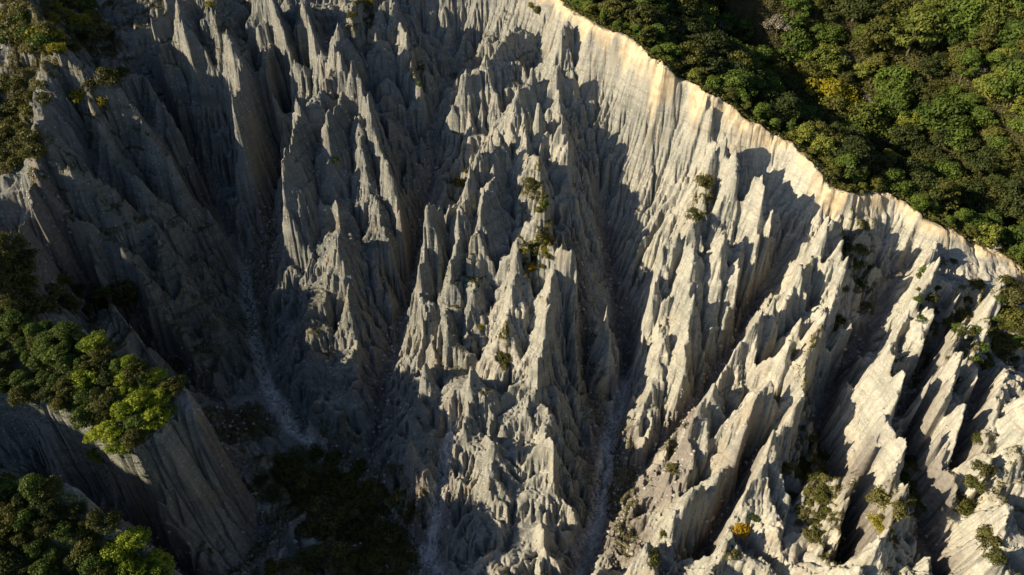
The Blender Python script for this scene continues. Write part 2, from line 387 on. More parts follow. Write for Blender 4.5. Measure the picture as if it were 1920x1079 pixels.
H2 = H2 + (0.6*np.sin(2*np.pi*ph)+0.25*np.sin(2*np.pi*ph*2.7+2))*np.clip(r, 0, 1)
print('gully', time.time()-t0)

# ---------------------------------------------------------------- materials
def new_mat(name):
    m = bpy.data.materials.new(name); m.use_nodes = True
    n = m.node_tree.nodes; b = n['Principled BSDF']
    b.inputs['Roughness'].default_value = 0.9; b.inputs['Specular IOR Level'].default_value = 0.15
    return m, n, m.node_tree.links, b
def node(n, t, **kw):
    x = n.new(t)
    for k, v in kw.items(): setattr(x, k, v)
    return x
def mapped(n, l, scale):
    tc = node(n, 'ShaderNodeNewGeometry'); mp = node(n, 'ShaderNodeMapping')
    mp.inputs['Scale'].default_value = scale; l.new(tc.outputs['Position'], mp.inputs['Vector']); return mp.outputs['Vector']
def tex(n, l, vec, scale, detail=4, rough=0.6):
    t = node(n, 'ShaderNodeTexNoise'); t.inputs['Scale'].default_value = scale
    t.inputs['Detail'].default_value = detail; t.inputs['Roughness'].default_value = rough
    l.new(vec, t.inputs['Vector']); return t.outputs['Fac']
def ramp(n, l, fac, stops):
    r = node(n, 'ShaderNodeValToRGB'); e = r.color_ramp.elements
    while len(e) < len(stops): e.new(0.5)
    for el, (p, c) in zip(e, stops): el.position = p; el.color = (*c, 1) if len(c) == 3 else c
    l.new(fac, r.inputs['Fac']); return r.outputs['Color']
def mix(n, l, fac, a, b, mode='MIX'):
    m = node(n, 'ShaderNodeMix', data_type='RGBA', blend_type=mode)
    for sock, v in ((m.inputs[0], fac), (m.inputs[6], a), (m.inputs[7], b)):
        if hasattr(v, 'is_linked'): l.new(v, sock)
        else: sock.default_value = v if not isinstance(v, tuple) else (*v, 1)
    return m.outputs[2]
def attr(n, name):
    a = node(n, 'ShaderNodeAttribute', attribute_name=name); return a.outputs['Fac']

def rock_material():
    m, n, l, b = new_mat('weathered_gravelly_rock')
    p1 = mapped(n, l, (1, 1, 1)); pv = mapped(n, l, (1, 1, 0.16)); ph = mapped(n, l, (0.06, 0.06, 1))
    big = tex(n, l, p1, 0.05, 4); streak = tex(n, l, pv, 0.9, 5, 0.7); band = tex(n, l, ph, 0.55, 4, 0.7); fine = tex(n, l, p1, 1.7, 6, 0.75)
    col = ramp(n, l, big, [(0.3, (.220, .230, .220)), (0.5, (.285, .287, .27)), (0.7, (.345, .335, .30))])
    col = mix(n, l, attr(n, 'pale'), mix(n, l, 1.0, col, (.68, .70, .71), 'MULTIPLY'), mix(n, l, 1.0, col, (1.48, 1.45, 1.36), 'MULTIPLY'))  # shaded-left to sunlit-right contrast put into the rock colour
    col = mix(n, l, 0.55, col, ramp(n, l, streak, [(0.3, (.42, .42, .43)), (0.62, (.85, .84, .82))]), 'MULTIPLY')
    col = mix(n, l, 0.5, col, ramp(n, l, band, [(0.35, (.5, .48, .46)), (0.55, (1, 1, 1)), (0.7, (1, .93, .82))]), 'MULTIPLY')
    col = mix(n, l, 0.6, col, ramp(n, l, fine, [(0.3, (.55, .55, .55)), (0.6, (1.25, 1.25, 1.25))]), 'MULTIPLY')
    col = mix(n, l, ramp(n, l, tex(n, l, mapped(n, l, (1, 1, .45)), 0.11, 5, .65), [(0.54, (0, 0, 0)), (0.72, (.5, .5, .5))]), col, (.25, .19, .125))
    col = mix(n, l, ramp(n, l, tex(n, l, mapped(n, l, (1.2, 1.2, .2)), 0.17, 5, .7), [(0.30, (.6, .6, .6)), (0.44, (0, 0, 0))]), col, (.15, .155, .15))
    # pale stones set in the gravel
    v = node(n, 'ShaderNodeTexVoronoi'); v.inputs['Scale'].default_value = 0.75; l.new(p1, v.inputs['Vector'])
    col = mix(n, l, ramp(n, l, v.outputs['Distance'], [(0.10, (.7, .7, .7)), (0.2, (0, 0, 0))]), col, (.5, .49, .46))
    # yellow soil along the crest, brown gravel in the gullies, moss and dry grass
    soil_c = ramp(n, l, tex(n, l, p1, 0.5, 5), [(0.3, (.34, .255, .155)), (0.6, (.52, .435, .30))])
    col = mix(n, l, attr(n, 'soil'), col, soil_c)
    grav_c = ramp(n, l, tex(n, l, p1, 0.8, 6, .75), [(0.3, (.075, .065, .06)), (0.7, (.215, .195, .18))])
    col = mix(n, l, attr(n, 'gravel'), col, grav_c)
    moss_c = ramp(n, l, tex(n, l, p1, 0.6, 5, .7), [(0.3, (.045, .045, .016)), (0.55, (.09, .075, .03)), (0.75, (.15, .115, .06))])
    col = mix(n, l, attr(n, 'moss'), col, moss_c)
    col = mix(n, l, attr(n, 'wash'), col, ramp(n, l, tex(n, l, p1, 1.1, 6, .8), [(0.35, (.24, .23, .215)), (0.65, (.56, .54, .50))]))
    l.new(col, b.inputs['Base Color'])
    bp = node(n, 'ShaderNodeBump'); bp.inputs['Strength'].default_value = 0.8; bp.inputs['Distance'].default_value = 0.5
    l.new(mix(n, l, 0.5, fine, streak), bp.inputs['Height']); l.new(bp.outputs[0], b.inputs['Normal'])
    return m
def floor_material(name, stops):
    m, n, l, b = new_mat(name)
    p = mapped(n, l, (1, 1, 1))
    l.new(ramp(n, l, tex(n, l, p, 0.25, 6, .7), stops), b.inputs['Base Color'])
    return m
ROCK = rock_material()
FLOOR = floor_material('leaf_litter', [(0.3, (.018, .018, .010)), (0.7, (.05, .045, .022))])
HILL = floor_material('distant_bush', [(0.3, (.02, .03, .012)), (0.7, (.06, .07, .03))])

# ---------------------------------------------------------------- who owns which piece of the surface
gx, gy = np.meshgrid(g2.x, g2.y)
near2 = resample_near(g2); owner = RP[near2, 6].astype(int)
u2 = np.clip(resample(ufield, g0, g2), 0, 1)
def hitf(px, py, lift=0.0): return hit(px, py, lift, H2, g2)
def hf(x, y): return float(sample(H2, g2, x, y))
def line_dist(lines, step=1.0):
    """distance of every fine cell to a set of lines (via the coarse jump flood)"""
    pts = np.concatenate([l[::6] for l in lines]); R = np.zeros((len(pts), 8)); R[:, :2] = pts[:, :2]
    n, d = nearest(gN, R); return resample(d, gN, g2)
nf = len(fin_lines)
d_crest = line_dist(crest_l); d_val = line_dist(vlines)
forest_side = side_of_crest(g2)
soil_w = 0.75 + 1.6*(fbm(gx/4, gy/4, 131, 3)-0.5)
drop = np.maximum(resample(zr, g0, g2) - H2, 0)
soil = np.clip(1.3 - d_crest/(1.9*soil_w*(1+1.0*np.clip((gx-70)/60, 0, 1))), 0, 1)*np.clip(np.where(forest_side > .5, 1.0, 1), 0, 1)
soil[(RP[near2, 6] == nf+2)] *= 0.6
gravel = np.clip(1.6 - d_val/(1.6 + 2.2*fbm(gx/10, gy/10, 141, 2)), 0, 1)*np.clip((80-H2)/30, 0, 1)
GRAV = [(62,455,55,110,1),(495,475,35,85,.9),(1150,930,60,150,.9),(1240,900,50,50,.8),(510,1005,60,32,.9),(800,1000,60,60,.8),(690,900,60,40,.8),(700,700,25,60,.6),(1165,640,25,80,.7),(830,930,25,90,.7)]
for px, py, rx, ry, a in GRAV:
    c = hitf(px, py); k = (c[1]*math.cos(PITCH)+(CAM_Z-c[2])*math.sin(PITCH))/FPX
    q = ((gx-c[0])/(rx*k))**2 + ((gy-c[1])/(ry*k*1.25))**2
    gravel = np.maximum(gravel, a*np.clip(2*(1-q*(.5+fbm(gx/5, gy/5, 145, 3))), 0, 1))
slope = np.hypot(*np.gradient(H2, g2.dx)[::-1])
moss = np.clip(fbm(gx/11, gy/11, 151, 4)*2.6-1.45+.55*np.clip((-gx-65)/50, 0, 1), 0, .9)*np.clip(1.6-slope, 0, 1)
MOSS = [(110,105,40,30,.8),(235,200,40,20,.6),(130,340,60,18,.6),(405,50,25,18,.6),(470,25,40,18,.6),(680,20,20,50,.8),(660,80,14,30,.6),(1850,560,60,60,.5),(1680,690,18,20,.6),(1510,870,45,130,1),(1545,960,35,90,1),(1005,480,38,45,1),(1025,410,26,40,.9),(1000,350,25,30,.8),(862,342,22,22,1),(1665,950,38,45,1),(1600,500,50,60,.8),(785,150,14,35,.8),(945,668,14,30,.9),
        (1810,600,45,60,.9),(1890,590,35,70,1),(450,795,75,38,.55),(590,900,130,75,.6),(700,990,115,100,.6),(640,1060,150,45,.6),(200,400,90,60,.5),(330,640,110,60,.5),(100,330,50,50,.6),(280,560,60,40,.5),(410,480,60,60,.35),(60,150,70,170,.8),(150,60,80,60,.9),(190,190,40,40,.8),(30,480,60,110,.8),(230,410,50,30,.7),(1320,350,14,35,.9),(1850,880,60,60,.5),(1460,330,1,1,0),(370,430,70,50,.4),(430,560,80,90,.45),(250,300,60,40,.35),(330,500,90,60,.45),(480,620,60,100,.3),(150,430,60,60,.5),(600,600,60,60,.25),(850,650,20,40,.3),(1100,720,40,80,.35),(1090,900,50,60,.35),(1170,960,30,80,.5),(1260,850,20,20,.6),(1170,860,25,60,.45)]
jit = 0.5 + fbm(gx/4, gy/4, 161, 3)
for px, py, rx, ry, a in MOSS:
    c = hitf(px, py); d = math.hypot(c[0], c[1])*0.0 + (c[1]*math.cos(PITCH)+(CAM_Z-c[2])*math.sin(PITCH))
    k = d/FPX
    q = ((gx-c[0])/(rx*k))**2 + ((gy-c[1])/(ry*k*1.25))**2
    moss = np.maximum(moss, a*np.clip(2.2*(1.05 - q*jit**1.5), 0, 1)*np.clip(3.0-slope*.8, 0.15, 1))
moss *= (1-np.clip(soil*1.3, 0, 1))

ids = np.full(H2.shape, 0, np.int32)                         # 0 terrain, 1 forest floor, 2.. rock fins
FAMILY = {}
GROUPS = [
 ('rock_ridge', 'L1 L1c', 'dark ridge with a row of sunlit pale teeth and olive shrubs at its upper end'),
 ('rock_ridge', 'L1b', 'shaded grey ridge just behind the one with the shrubs and sunlit teeth'),
 ('rock_ridge', 'L5', 'small shaded ridge running below the shrub topped ridge on the dark western slope'),
 ('rock_ridge', 'L6', 'long shaded ridge with a rounded brownish top beside the bare brown landslip'),
 ('rock_ridge', 'L7 L8', 'low dark ribbed ridge ending above the head of the gravel stream bed'),
 ('rock_pinnacle', 'L2', 'massive grey column with a sunlit lumpy cap above the stream head'),
 ('rock_ridge', 'L2a L2c', 'pair of dark fluted buttresses at the top edge left of the capped column'),
 ('rock_ridge', 'L3 L3b', 'jagged grey ridge between the capped column and the black slot at the top'),
 ('rock_ridge', 'L4', 'narrow dark ridge with pale streaks at the top beside the black slot'),
 ('rock_ridge', 'M0 M0a M1b', 'tall ridge ending in a bright sheer wall above the scree, with a blunt side spire'),
 ('rock_ridge', 'M1 M1c', 'ridge of many sharp sunlit teeth descending behind the bright sheer wall'),
 ('rock_pinnacle', 'M2', 'shaded pinnacle with a sunlit tip and a pale smooth cone at its foot'),
 ('rock_pinnacle', 'M3', 'small dark triangular cone beside the gravel stream bed'),
 ('rock_ridge', 'N1 N3', 'pyramid shaped peak at the top edge with a mossy rib running down from it'),
 ('rock_ridge', 'N2', 'row of thin fluted ribs on the sunny headwall right of the pyramid peak'),
 ('rock_ridge', 'P1 P1s P1a P1b', 'huge central cluster of tall fluted grey spires without a yellow shrub'),
 ('rock_pinnacle', 'P1c', 'smooth single spire with a sunlit tip in the shade below the central cluster'),
 ('rock_pinnacle', 'P1d', 'short shaded spire split into slender fingers right of the smooth single spire'),
 ('rock_ridge', 'P2 P2a P2b', 'tall bright pinnacle ridge crowned by an olive and yellow shrub patch'),
 ('rock_pinnacle', 'P2c', 'low spire with a mossy yellowish cap stone near the bottom edge'),
 ('rock_ridge', 'P3 P3b', 'dark spiky ridge in full shade below the left end of the central cluster'),
 ('rock_pinnacle', 'P4', 'lone slender spire standing in the dark gully beside the gravel bed'),
 ('rock_pinnacle', 'P5', 'thin spire with a bright tip below the shaded headwall flutes'),
 ('rock_ridge', 'Q1 Q5', 'broad sunlit ridge of pale pillars descending to the gravel gully'),
 ('rock_ridge', 'Q2 Q3 Q4 Q6', 'row of tall separate columns in front of the deep dark slot below the crest'),
 ('rock_pinnacle', 'Q7', 'short brown rib at the foot of the sunlit pillars by the gravel gully'),
 ('rock_ridge', 'S1', 'long bright ridge climbing diagonally to a blunt top with a boulder capped knob'),
 ('rock_ridge', 'S1b', 'lower bright ridge ending at the bottom edge with a dark bush on its tip'),
 ('rock_ridge', 'S1c', 'bright ridge carrying the orange flowered bush near the bottom edge'),
 ('rock_pinnacle', 'S4', 'smooth leaning slab lit on one side beside the black gully'),
 ('rock_ridge', 'T1 T1b', 'pale ridge with a lichen stained block and a shrub covered knob'),
 ('rock_ridge', 'T2', 'short pale rib running up towards the crest behind the lichen stained block'),
 ('rock_ridge', 'T3 T4 T5', 'group of slanting bright blades right of the lichen stained block'),
 ('rock_ridge', 'T6', 'smooth pale rib between two dark green scrub patches under the crest'),
 ('rock_ridge', 'T7', 'thin slanting blade beside the scattered round shrubs on the bright slope'),
]
names = list(fin_lines)
for k, (kind, mem, lab) in enumerate(GROUPS):
    for mname in mem.split(): FAMILY[names.index(mname)] = k+2
lut = np.zeros(nf+len(LINES)+4, np.int32)
for i, k in FAMILY.items(): lut[i] = k
own_id = lut[owner]
ids = np.where((own_id > 1) & (u2 > 0.22), own_id, 0)
gi = nf+3                                                     # groves: two bluffs
for j in range(len(grove_l)): ids = np.where((owner == gi+j) & (u2 > 0.12), 100+j, ids)
ids = np.where((forest_side > .5) & (d_crest > 2.0), 1, ids)

pale = np.clip(np.isin(owner, [nf+3, nf+4])*.45 + (gx+55)/150 + 0.5*(fbm(gx/35, gy/35, 171, 3)-.5) + np.clip(1-d_crest/30, 0, 1)*np.where(gx < 75, -.25, .15), 0, 1)  # paints sunlit right rock lighter and shaded left darker; also patchy tone, paler bluffs
wash = np.clip(1.7 - line_dist([vlines[0], vlines[4][:len(vlines[4])//2], vlines[3]])/(1.1 + 1.6*fbm(gx/6, gy/6, 147, 3)), 0, 1)*np.clip((45-H2)/20, 0, 1)
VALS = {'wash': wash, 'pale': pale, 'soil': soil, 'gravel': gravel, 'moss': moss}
XYZ = np.column_stack([gx.ravel(), gy.ravel(), H2.ravel()]).astype(np.float32)
I = np.arange(H2.size, dtype=np.int64).reshape(H2.shape)
Q = np.stack([I[:-1, :-1], I[:-1, 1:], I[1:, 1:], I[1:, :-1]], -1).reshape(-1, 4)
QID = ids[:-1, :-1].ravel(); QID_FULL = ids
def mesh_from(name, co, quads, mat):
    me = bpy.data.meshes.new(name)
    me.vertices.add(len(co)); me.vertices.foreach_set('co', np.ascontiguousarray(co, np.float32).ravel())
    k = quads.shape[1]
    me.loops.add(quads.size); me.loops.foreach_set('vertex_index', np.ascontiguousarray(quads, np.int32).ravel())
    me.polygons.add(len(quads)); me.polygons.foreach_set('loop_start', np.arange(0, quads.size, k, dtype=np.int32))
    for mm in (mat if isinstance(mat, (list, tuple)) else [mat]):
        if mm: me.materials.append(mm)
    me.update(calc_edges=True)
    return me
def link(name, me, parent=None):
    o = bpy.data.objects.new(name, me); scene.collection.objects.link(o)
    if parent: o.parent = parent
    return o
def tag(o, label=None, cat=None, group=None, kind=None):
    for k, v in (('label', label), ('category', cat), ('group', group), ('kind', kind)):
        if v: o[k] = v
    return o
def surface(name, sel, mat):
    q = Q[sel]; used, inv = np.unique(q, return_inverse=True)
    me = mesh_from(name, XYZ[used], inv.reshape(-1, 4), mat)
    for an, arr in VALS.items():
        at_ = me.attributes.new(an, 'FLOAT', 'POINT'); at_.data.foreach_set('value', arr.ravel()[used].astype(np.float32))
    return link(name, me)
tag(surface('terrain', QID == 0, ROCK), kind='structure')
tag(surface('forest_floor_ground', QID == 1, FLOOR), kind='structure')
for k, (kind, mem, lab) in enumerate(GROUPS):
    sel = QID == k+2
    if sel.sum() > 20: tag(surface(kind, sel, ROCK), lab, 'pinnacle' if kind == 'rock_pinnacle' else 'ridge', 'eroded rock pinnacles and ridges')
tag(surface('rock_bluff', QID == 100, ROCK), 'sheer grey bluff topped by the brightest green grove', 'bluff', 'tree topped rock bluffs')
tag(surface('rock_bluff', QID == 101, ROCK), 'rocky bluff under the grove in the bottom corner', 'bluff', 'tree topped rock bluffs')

# ---------------------------------------------------------------- the land outside the valley, up to the horizon
def outer():
    xs = np.unique(np.concatenate([np.linspace(-3000, X0-8, 60)**1.0, np.linspace(X0-60, X0, 13), np.linspace(X0, X1, 60), np.linspace(X1, X1+60, 13), np.linspace(X1+70, 3000, 60)]))
    ys = np.unique(np.concatenate([np.linspace(-3000, Y0-8, 60), np.linspace(Y0-200, Y0, 30), np.linspace(Y0, Y1, 40), np.linspace(Y1, Y1+60, 13), np.linspace(Y1+70, 4000, 60)]))
    X, Y = np.meshgrid(xs, ys)
    bx = np.clip(X, X0, X1); by = np.clip(Y, Y0, Y1)
    z = sample(H2, g2, bx, by)
    d = np.hypot(X-bx, Y-by); t = np.clip(d/90, 0, 1); t = t*t*(3-2*t)
    far = 40 + 60*fbm(X/300, Y/300, 201, 4)
    far = np.where((X > X1-30) | (Y > Y1-30), 130 + 120*fbm(X/250, Y/250, 211, 4), far)
    z = z*(1-t) + far*t
    sky_line = np.interp(Y, [-400, -60, 40, 110, 150, 185, 260, 420, 700], HILLTOP)
    hill = sky_line*np.exp(-((X+345)/70)**2)
    z = np.where(X < X0, np.maximum(z, hill*np.clip((X0-X)/40, 0, 1)), z)
    z = z + np.where(d > 0, np.clip(d/50, 0, 1)*6*(fbm(X/30, Y/30, 221, 3)-.5), 0)
    co = np.column_stack([X.ravel(), Y.ravel(), z.ravel()])
    i = np.arange(X.size).reshape(X.shape)
    q = np.stack([i[:-1, :-1], i[:-1, 1:], i[1:, 1:], i[1:, :-1]], -1).reshape(-1, 4)
    cx = (X[:-1, :-1]+X[1:, 1:])/2; cy = (Y[:-1, :-1]+Y[1:, 1:])/2
    keep = ~((cx > X0) & (cx < X1) & (cy > Y0) & (cy < Y1)).ravel()
    tag(link('hills', mesh_from('hills', co, q[keep], HILL)), kind='structure')
HILLTOP = [60, 150, 163, 162, 161, 167, 172, 175, 120]
outer()
print('surfaces', time.time()-t0)

# ---------------------------------------------------------------- plants
def leaf_material(name, dark, light, trans=0.25):
    m, n, l, b = new_mat(name)
    oi = node(n, 'ShaderNodeObjectInfo'); tone = attr(n, 'tone')
    add = node(n, 'ShaderNodeMath', operation='MULTIPLY_ADD'); l.new(oi.outputs['Random'], add.inputs[0]); add.inputs[1].default_value = 0.45
    sc_ = node(n, 'ShaderNodeMath', operation='MULTIPLY'); l.new(tone, sc_.inputs[0]); sc_.inputs[1].default_value = 0.55
    l.new(sc_.outputs[0], add.inputs[2])
    col = ramp(n, l, add.outputs[0], [(0.12, dark), (0.88, light)])
    l.new(col, b.inputs['Base Color']); b.inputs['Roughness'].default_value = 0.6
    tr = node(n, 'ShaderNodeBsdfTranslucent'); l.new(col, tr.inputs['Color'])
    mx = node(n, 'ShaderNodeMixShader'); mx.inputs[0].default_value = trans
    l.new(b.outputs[0], mx.inputs[1]); l.new(tr.outputs[0], mx.inputs[2]); l.new(mx.outputs[0], n['Material Output'].inputs['Surface'])
    return m
LEAF = {
 'olive': leaf_material('olive_leaves', (.038, .044, .012), (.120, .122, .028)),
 'dark': leaf_material('dark_leaves', (.018, .028, .009), (.060, .075, .020)),
 'green': leaf_material('green_leaves', (.035, .060, .012), (.105, .150, .025)),
 'bright': leaf_material('bright_leaves', (.110, .155, .014), (.290, .340, .030)),
 'yellow': leaf_material('yellow_green_leaves', (.110, .105, .010), (.270, .235, .020)),
 'grey': leaf_material('grey_twigs', (.085, .078, .058), (.205, .188, .150), 0.05),
 'russet': leaf_material('russet_leaves', (.075, .050, .028), (.160, .105, .060), 0.1),
 'gold': leaf_material('golden_flowers', (.22, .15, .012), (.50, .31, .020)),
 'lime': leaf_material('pale_olive_leaves', (.075, .095, .018), (.200, .220, .042)),
 'scrub': leaf_material('scrub_leaves', (.050, .052, .016), (.170, .160, .050)),
}
def bark_material(name, a, c):
    m, n, l, b = new_mat(name)
    l.new(ramp(n, l, tex(n, l, mapped(n, l, (4, 4, .6)), 2, 4), [(0.3, a), (0.7, c)]), b.inputs['Base Color']); return m
BARK = bark_material('grey_brown_bark', (.05, .04, .03), (.16, .13, .10))
PALE = bark_material('pale_bark', (.22, .19, .16), (.42, .38, .33))

def leaves(centres, normals, size, r, tone):
    """one quad per leaf tuft"""
    n = len(centres)
    nn = normals + r.normal(0, .45, (n, 3)); nn /= np.linalg.norm(nn, axis=1)[:, None]
    t = np.cross(nn, r.normal(0, 1, (n, 3))); t /= np.linalg.norm(t, axis=1)[:, None]+1e-9
    b = np.cross(nn, t); s = (size*r.uniform(.6, 1.3, n))[:, None]
    co = np.stack([centres - t*s, centres - b*s*.55 + nn*s*.12, centres + t*s, centres + b*s*.55 + nn*s*.12], 1).reshape(-1, 3)
    return co, np.arange(4*n).reshape(-1, 4), np.repeat(tone, 4)
def leaf_mesh(name, co, q, tone, mat):
    me = mesh_from(name, co, q, mat); a = me.attributes.new('tone', 'FLOAT', 'POINT'); a.data.foreach_set('value', tone.astype(np.float32)); return me
def crown(seed, R, z0, z1, clumps, per, size, shape):
    r = np.random.default_rng(seed); C = []; 
    k = 0
    while len(C) < clumps and k < 4000:
        k += 1
        th = r.uniform(0, 2*math.pi); h = r.uniform(0, 1)
        if shape == 'dome': rad = R*math.sqrt(max(0, 1-(max(0, h-.25)/.75)**2))*(0.75 if h < .25 else 1)
        elif shape == 'cone': rad = R*(1-h)**.8*(.9+.1*math.sin(9*h))+.3
        elif shape == 'flat': rad = R*(1.0 if .35 < h < .95 else .55); h = .45+.5*h*(1-.25*r.random())
        rr = rad*math.sqrt(r.uniform(.12, 1.0)); z = z0+(z1-z0)*h
        p = np.array([rr*math.cos(th)*(1+.25*math.sin(th*2+seed)), rr*math.sin(th)*(1+.2*math.cos(th*3+seed)), z])
        C.append(p)
    C = np.array(C); cs, ns, tn = [], [], []
    for p in C:
        cr = R*r.uniform(.22, .40)*(1.25 if R < 2 else 1); m = int(per*r.uniform(.7, 1.3))
        d = r.normal(0, 1, (m, 3)); d[:, 2] = np.abs(d[:, 2])*.9 - .25; d /= np.linalg.norm(d, axis=1)[:, None]
        rad = cr*r.uniform(.5, 1.18, m)[:, None]
        cs.append(p + d*rad*np.array([1, 1, .72])); ns.append(d); tn.append(np.clip(r.uniform(.15, .85)+r.normal(0, .12, m), 0, 1))
    return leaves(np.concatenate(cs), np.concatenate(ns), size, r, np.concatenate(tn)) + (C,)
def tube(pts, rads, k=6):
    pts = np.array(pts, float); co = []; q = []
    for i, p in enumerate(pts):
        t = pts[min(i+1, len(pts)-1)]-pts[max(i-1, 0)]; t /= np.linalg.norm(t)
        a = np.cross(t, [0.31, .95, .05]); a /= np.linalg.norm(a); b = np.cross(t, a)
        for j in range(k):
            th = 2*math.pi*j/k; co.append(p + rads[i]*(a*math.cos(th)+b*math.sin(th)))
    for i in range(len(pts)-1):
        for j in range(k): q.append((i*k+j, i*k+(j+1) % k, (i+1)*k+(j+1) % k, (i+1)*k+j))
    return np.array(co), np.array(q)
def join_tubes(ts):
    co, q, o = [], [], 0
    for c, f in ts: co.append(c); q.append(f+o); o += len(c)
    return np.concatenate(co), np.concatenate(q)
def trunk_mesh(seed, C, zb, mat, rad=.22, limbs=6):
    r = np.random.default_rng(seed); lean = r.normal(0, .35, 2)
    top = np.array([lean[0], lean[1], zb]); ts = [tube([(0, 0, -2.5), (lean[0]*.3, lean[1]*.3, zb*.4), top], [rad*1.25, rad, rad*.7])]
    for p in C[r.choice(len(C), min(limbs, len(C)), replace=False)]:
        mid = top*.45+p*.55+r.normal(0, .25, 3)
        ts.append(tube([top*.9, mid, p], [rad*.55, rad*.32, rad*.1], 5))
    co, q = join_tubes(ts); return mesh_from('trunk', co, q, mat)
def bare_mesh(seed, mat):
    r = np.random.default_rng(seed); ts = [tube([(0, 0, -2), (.2, .1, 1.6), (.35, .2, 3.2)], [.2, .17, .13])]
    for i in range(16):
        th = r.uniform(0, 6.28); z = r.uniform(1.4, 3.2); L = r.uniform(1.6, 3.2)
        a = np.array([.25, .15, z]); b = a+np.array([math.cos(th)*.6, math.sin(th)*.6, r.uniform(.3, .8)])*L*.6; c = b+np.array([math.cos(th+.5)*.5, math.sin(th+.5)*.5, .5])*L*.6
        ts.append(tube([a, b, c], [.09, .055, .02], 4))
        for k in range(3):
            d = b*(1-k/3)+c*(k/3); ts.append(tube([d, d+r.normal(0, .5, 3)+np.array([0, 0, .5])], [.035, .012], 3))
    co, q = join_tubes(ts); return mesh_from('trunk', co, q, mat)

PROTO = {}     # kind -> list of (crown mesh, trunk mesh)
def protos(kind, mat, specs, bark=BARK):
    PROTO[kind] = []
    for i, (R, z0, z1, cl, per, size, shape, zb) in enumerate(specs):
        sd = sum(map(ord, kind))*13+i
        co, q, tn, C = crown(sd, R, z0, z1, cl, per, size, shape)
        PROTO[kind].append((leaf_mesh('crown', co, q, tn, LEAF[mat]), trunk_mesh(sd, C, zb, bark)))
BIG = [(4.6, 2.2, 7.0, 44, 75, .36, 'dome', 3.4), (5.0, 2.5, 8.0, 52, 75, .36, 'dome', 4.0), (4.0, 2.5, 8.5, 44, 70, .34, 'dome', 4.0)]
protos('olive', 'olive', BIG); protos('dark', 'dark', BIG); protos('green', 'green', BIG); protos('bright', 'bright', BIG[:2]); protos('yellow', 'yellow', BIG[:2]); protos('lime', 'lime', BIG)
protos('umbrella', 'olive', [(3.6, 2.5, 6.2, 26, 60, .32, 'flat', 3.4), (3.2, 3.0, 6.8, 22, 60, .30, 'flat', 4.0)], PALE)
protos('cone', 'green', [(2.6, 1.0, 9.0, 40, 60, .32, 'cone', 4.5)])
protos('grey', 'grey', [(3.0, 2.0, 5.5, 26, 34, .20, 'dome', 2.8)], PALE)
protos('russet', 'grey', [(4.2, 2.0, 6.5, 34, 60, .30, 'dome', 3.0)])
SMALL = [(1.5, .0, 1.7, 26, 46, .19, 'dome', .9), (1.9, .0, 1.6, 34, 42, .19, 'dome', .9), (2.1, .0, 1.3, 36, 40, .19, 'dome', .8)]
for kd, mt in (('olive', 'scrub'), ('dark', 'olive'), ('green', 'green'), ('yellow', 'yellow'), ('gold', 'gold')): protos('shrub_'+kd, mt, SMALL)
BARE = [bare_mesh(5, PALE), bare_mesh(9, PALE)]
prng = np.random.default_rng(42)
def plant(name, kind, loc, scale, label, cat, group):
    root = bpy.data.objects.new(name, None); scene.collection.objects.link(root); root.empty_display_size = .5
    root.location = loc; root.rotation_euler = (prng.normal(0, .05), prng.normal(0, .05), prng.uniform(0, 6.28))
    root.scale = (scale*prng.uniform(.9, 1.15), scale*prng.uniform(.9, 1.15), scale*prng.uniform(.88, 1.15))
    tag(root, label, cat, group)
    if kind == 'bare':
        link('trunk', BARE[prng.integers(2)], root); return root
    c, t = PROTO[kind][prng.integers(len(PROTO[kind]))]
    link('crown' if cat == 'tree' else 'foliage', c, root); link('trunk' if cat == 'tree' else 'stem', t, root)
    return root
def project(x, y, z):
    dz = CAM_Z-z; d = y*math.cos(PITCH)+dz*math.sin(PITCH); v = (dz*math.cos(PITCH)-y*math.sin(PITCH))
    return 960+FPX*x/d, 539.5+FPX*v/d, d

# forest behind the crest: candidates on a jittered grid, thinned by distance to neighbours
FNEAR = 8.0
def in_view(x, y, z, m=40):
    px, py, d = project(x, y, z); return -m < px < 1920+m and -m < py < 1079+m
def forest():
    X, Y = np.meshgrid(np.arange(X0+10, X1-1, 3.0), np.arange(Y0+10, Y1-1, 3.0)); r = np.random.default_rng(3)
    P = np.column_stack([X.ravel(), Y.ravel()]) + r.uniform(-1.4, 1.4, (X.size, 2))
    fs = sample(forest_side, g2, P[:, 0], P[:, 1]); dc = sample(d_crest, g2, P[:, 0], P[:, 1]); z = sample(H2, g2, P[:, 0], P[:, 1])
    ok = (fs > .5) & (dc > 2.2) & np.array([in_view(*p, zz+4, 60) for p, zz in zip(P, z)])
    P, dc, z = P[ok], dc[ok], z[ok]
    order = np.argsort(r.random(len(P))); kept = []
    for i in order:
        sp = 3.9 if dc[i] < 9 else (4.8 if dc[i] < 25 else 4.1)
        if all((P[i, 0]-P[j, 0])**2+(P[i, 1]-P[j, 1])**2 > (sp*r.uniform(.85, 1.15))**2 for j in kept): kept.append(i)
    return [(P[i, 0], P[i, 1], z[i], dc[i]) for i in kept]
EDGE, MIDV, FARS = 'trees along the back of the pale crest', 'trees in the wooded valley behind the crest', 'trees on the far wooded slope'
WORDS = {'olive': 'dull olive', 'dark': 'dark green', 'green': 'mid green', 'bright': 'bright lime green', 'lime': 'pale olive green', 'umbrella': 'flat topped olive', 'cone': 'pointed green', 'grey': 'leafless grey', 'russet': 'dull brown', 'yellow': 'golden green'}
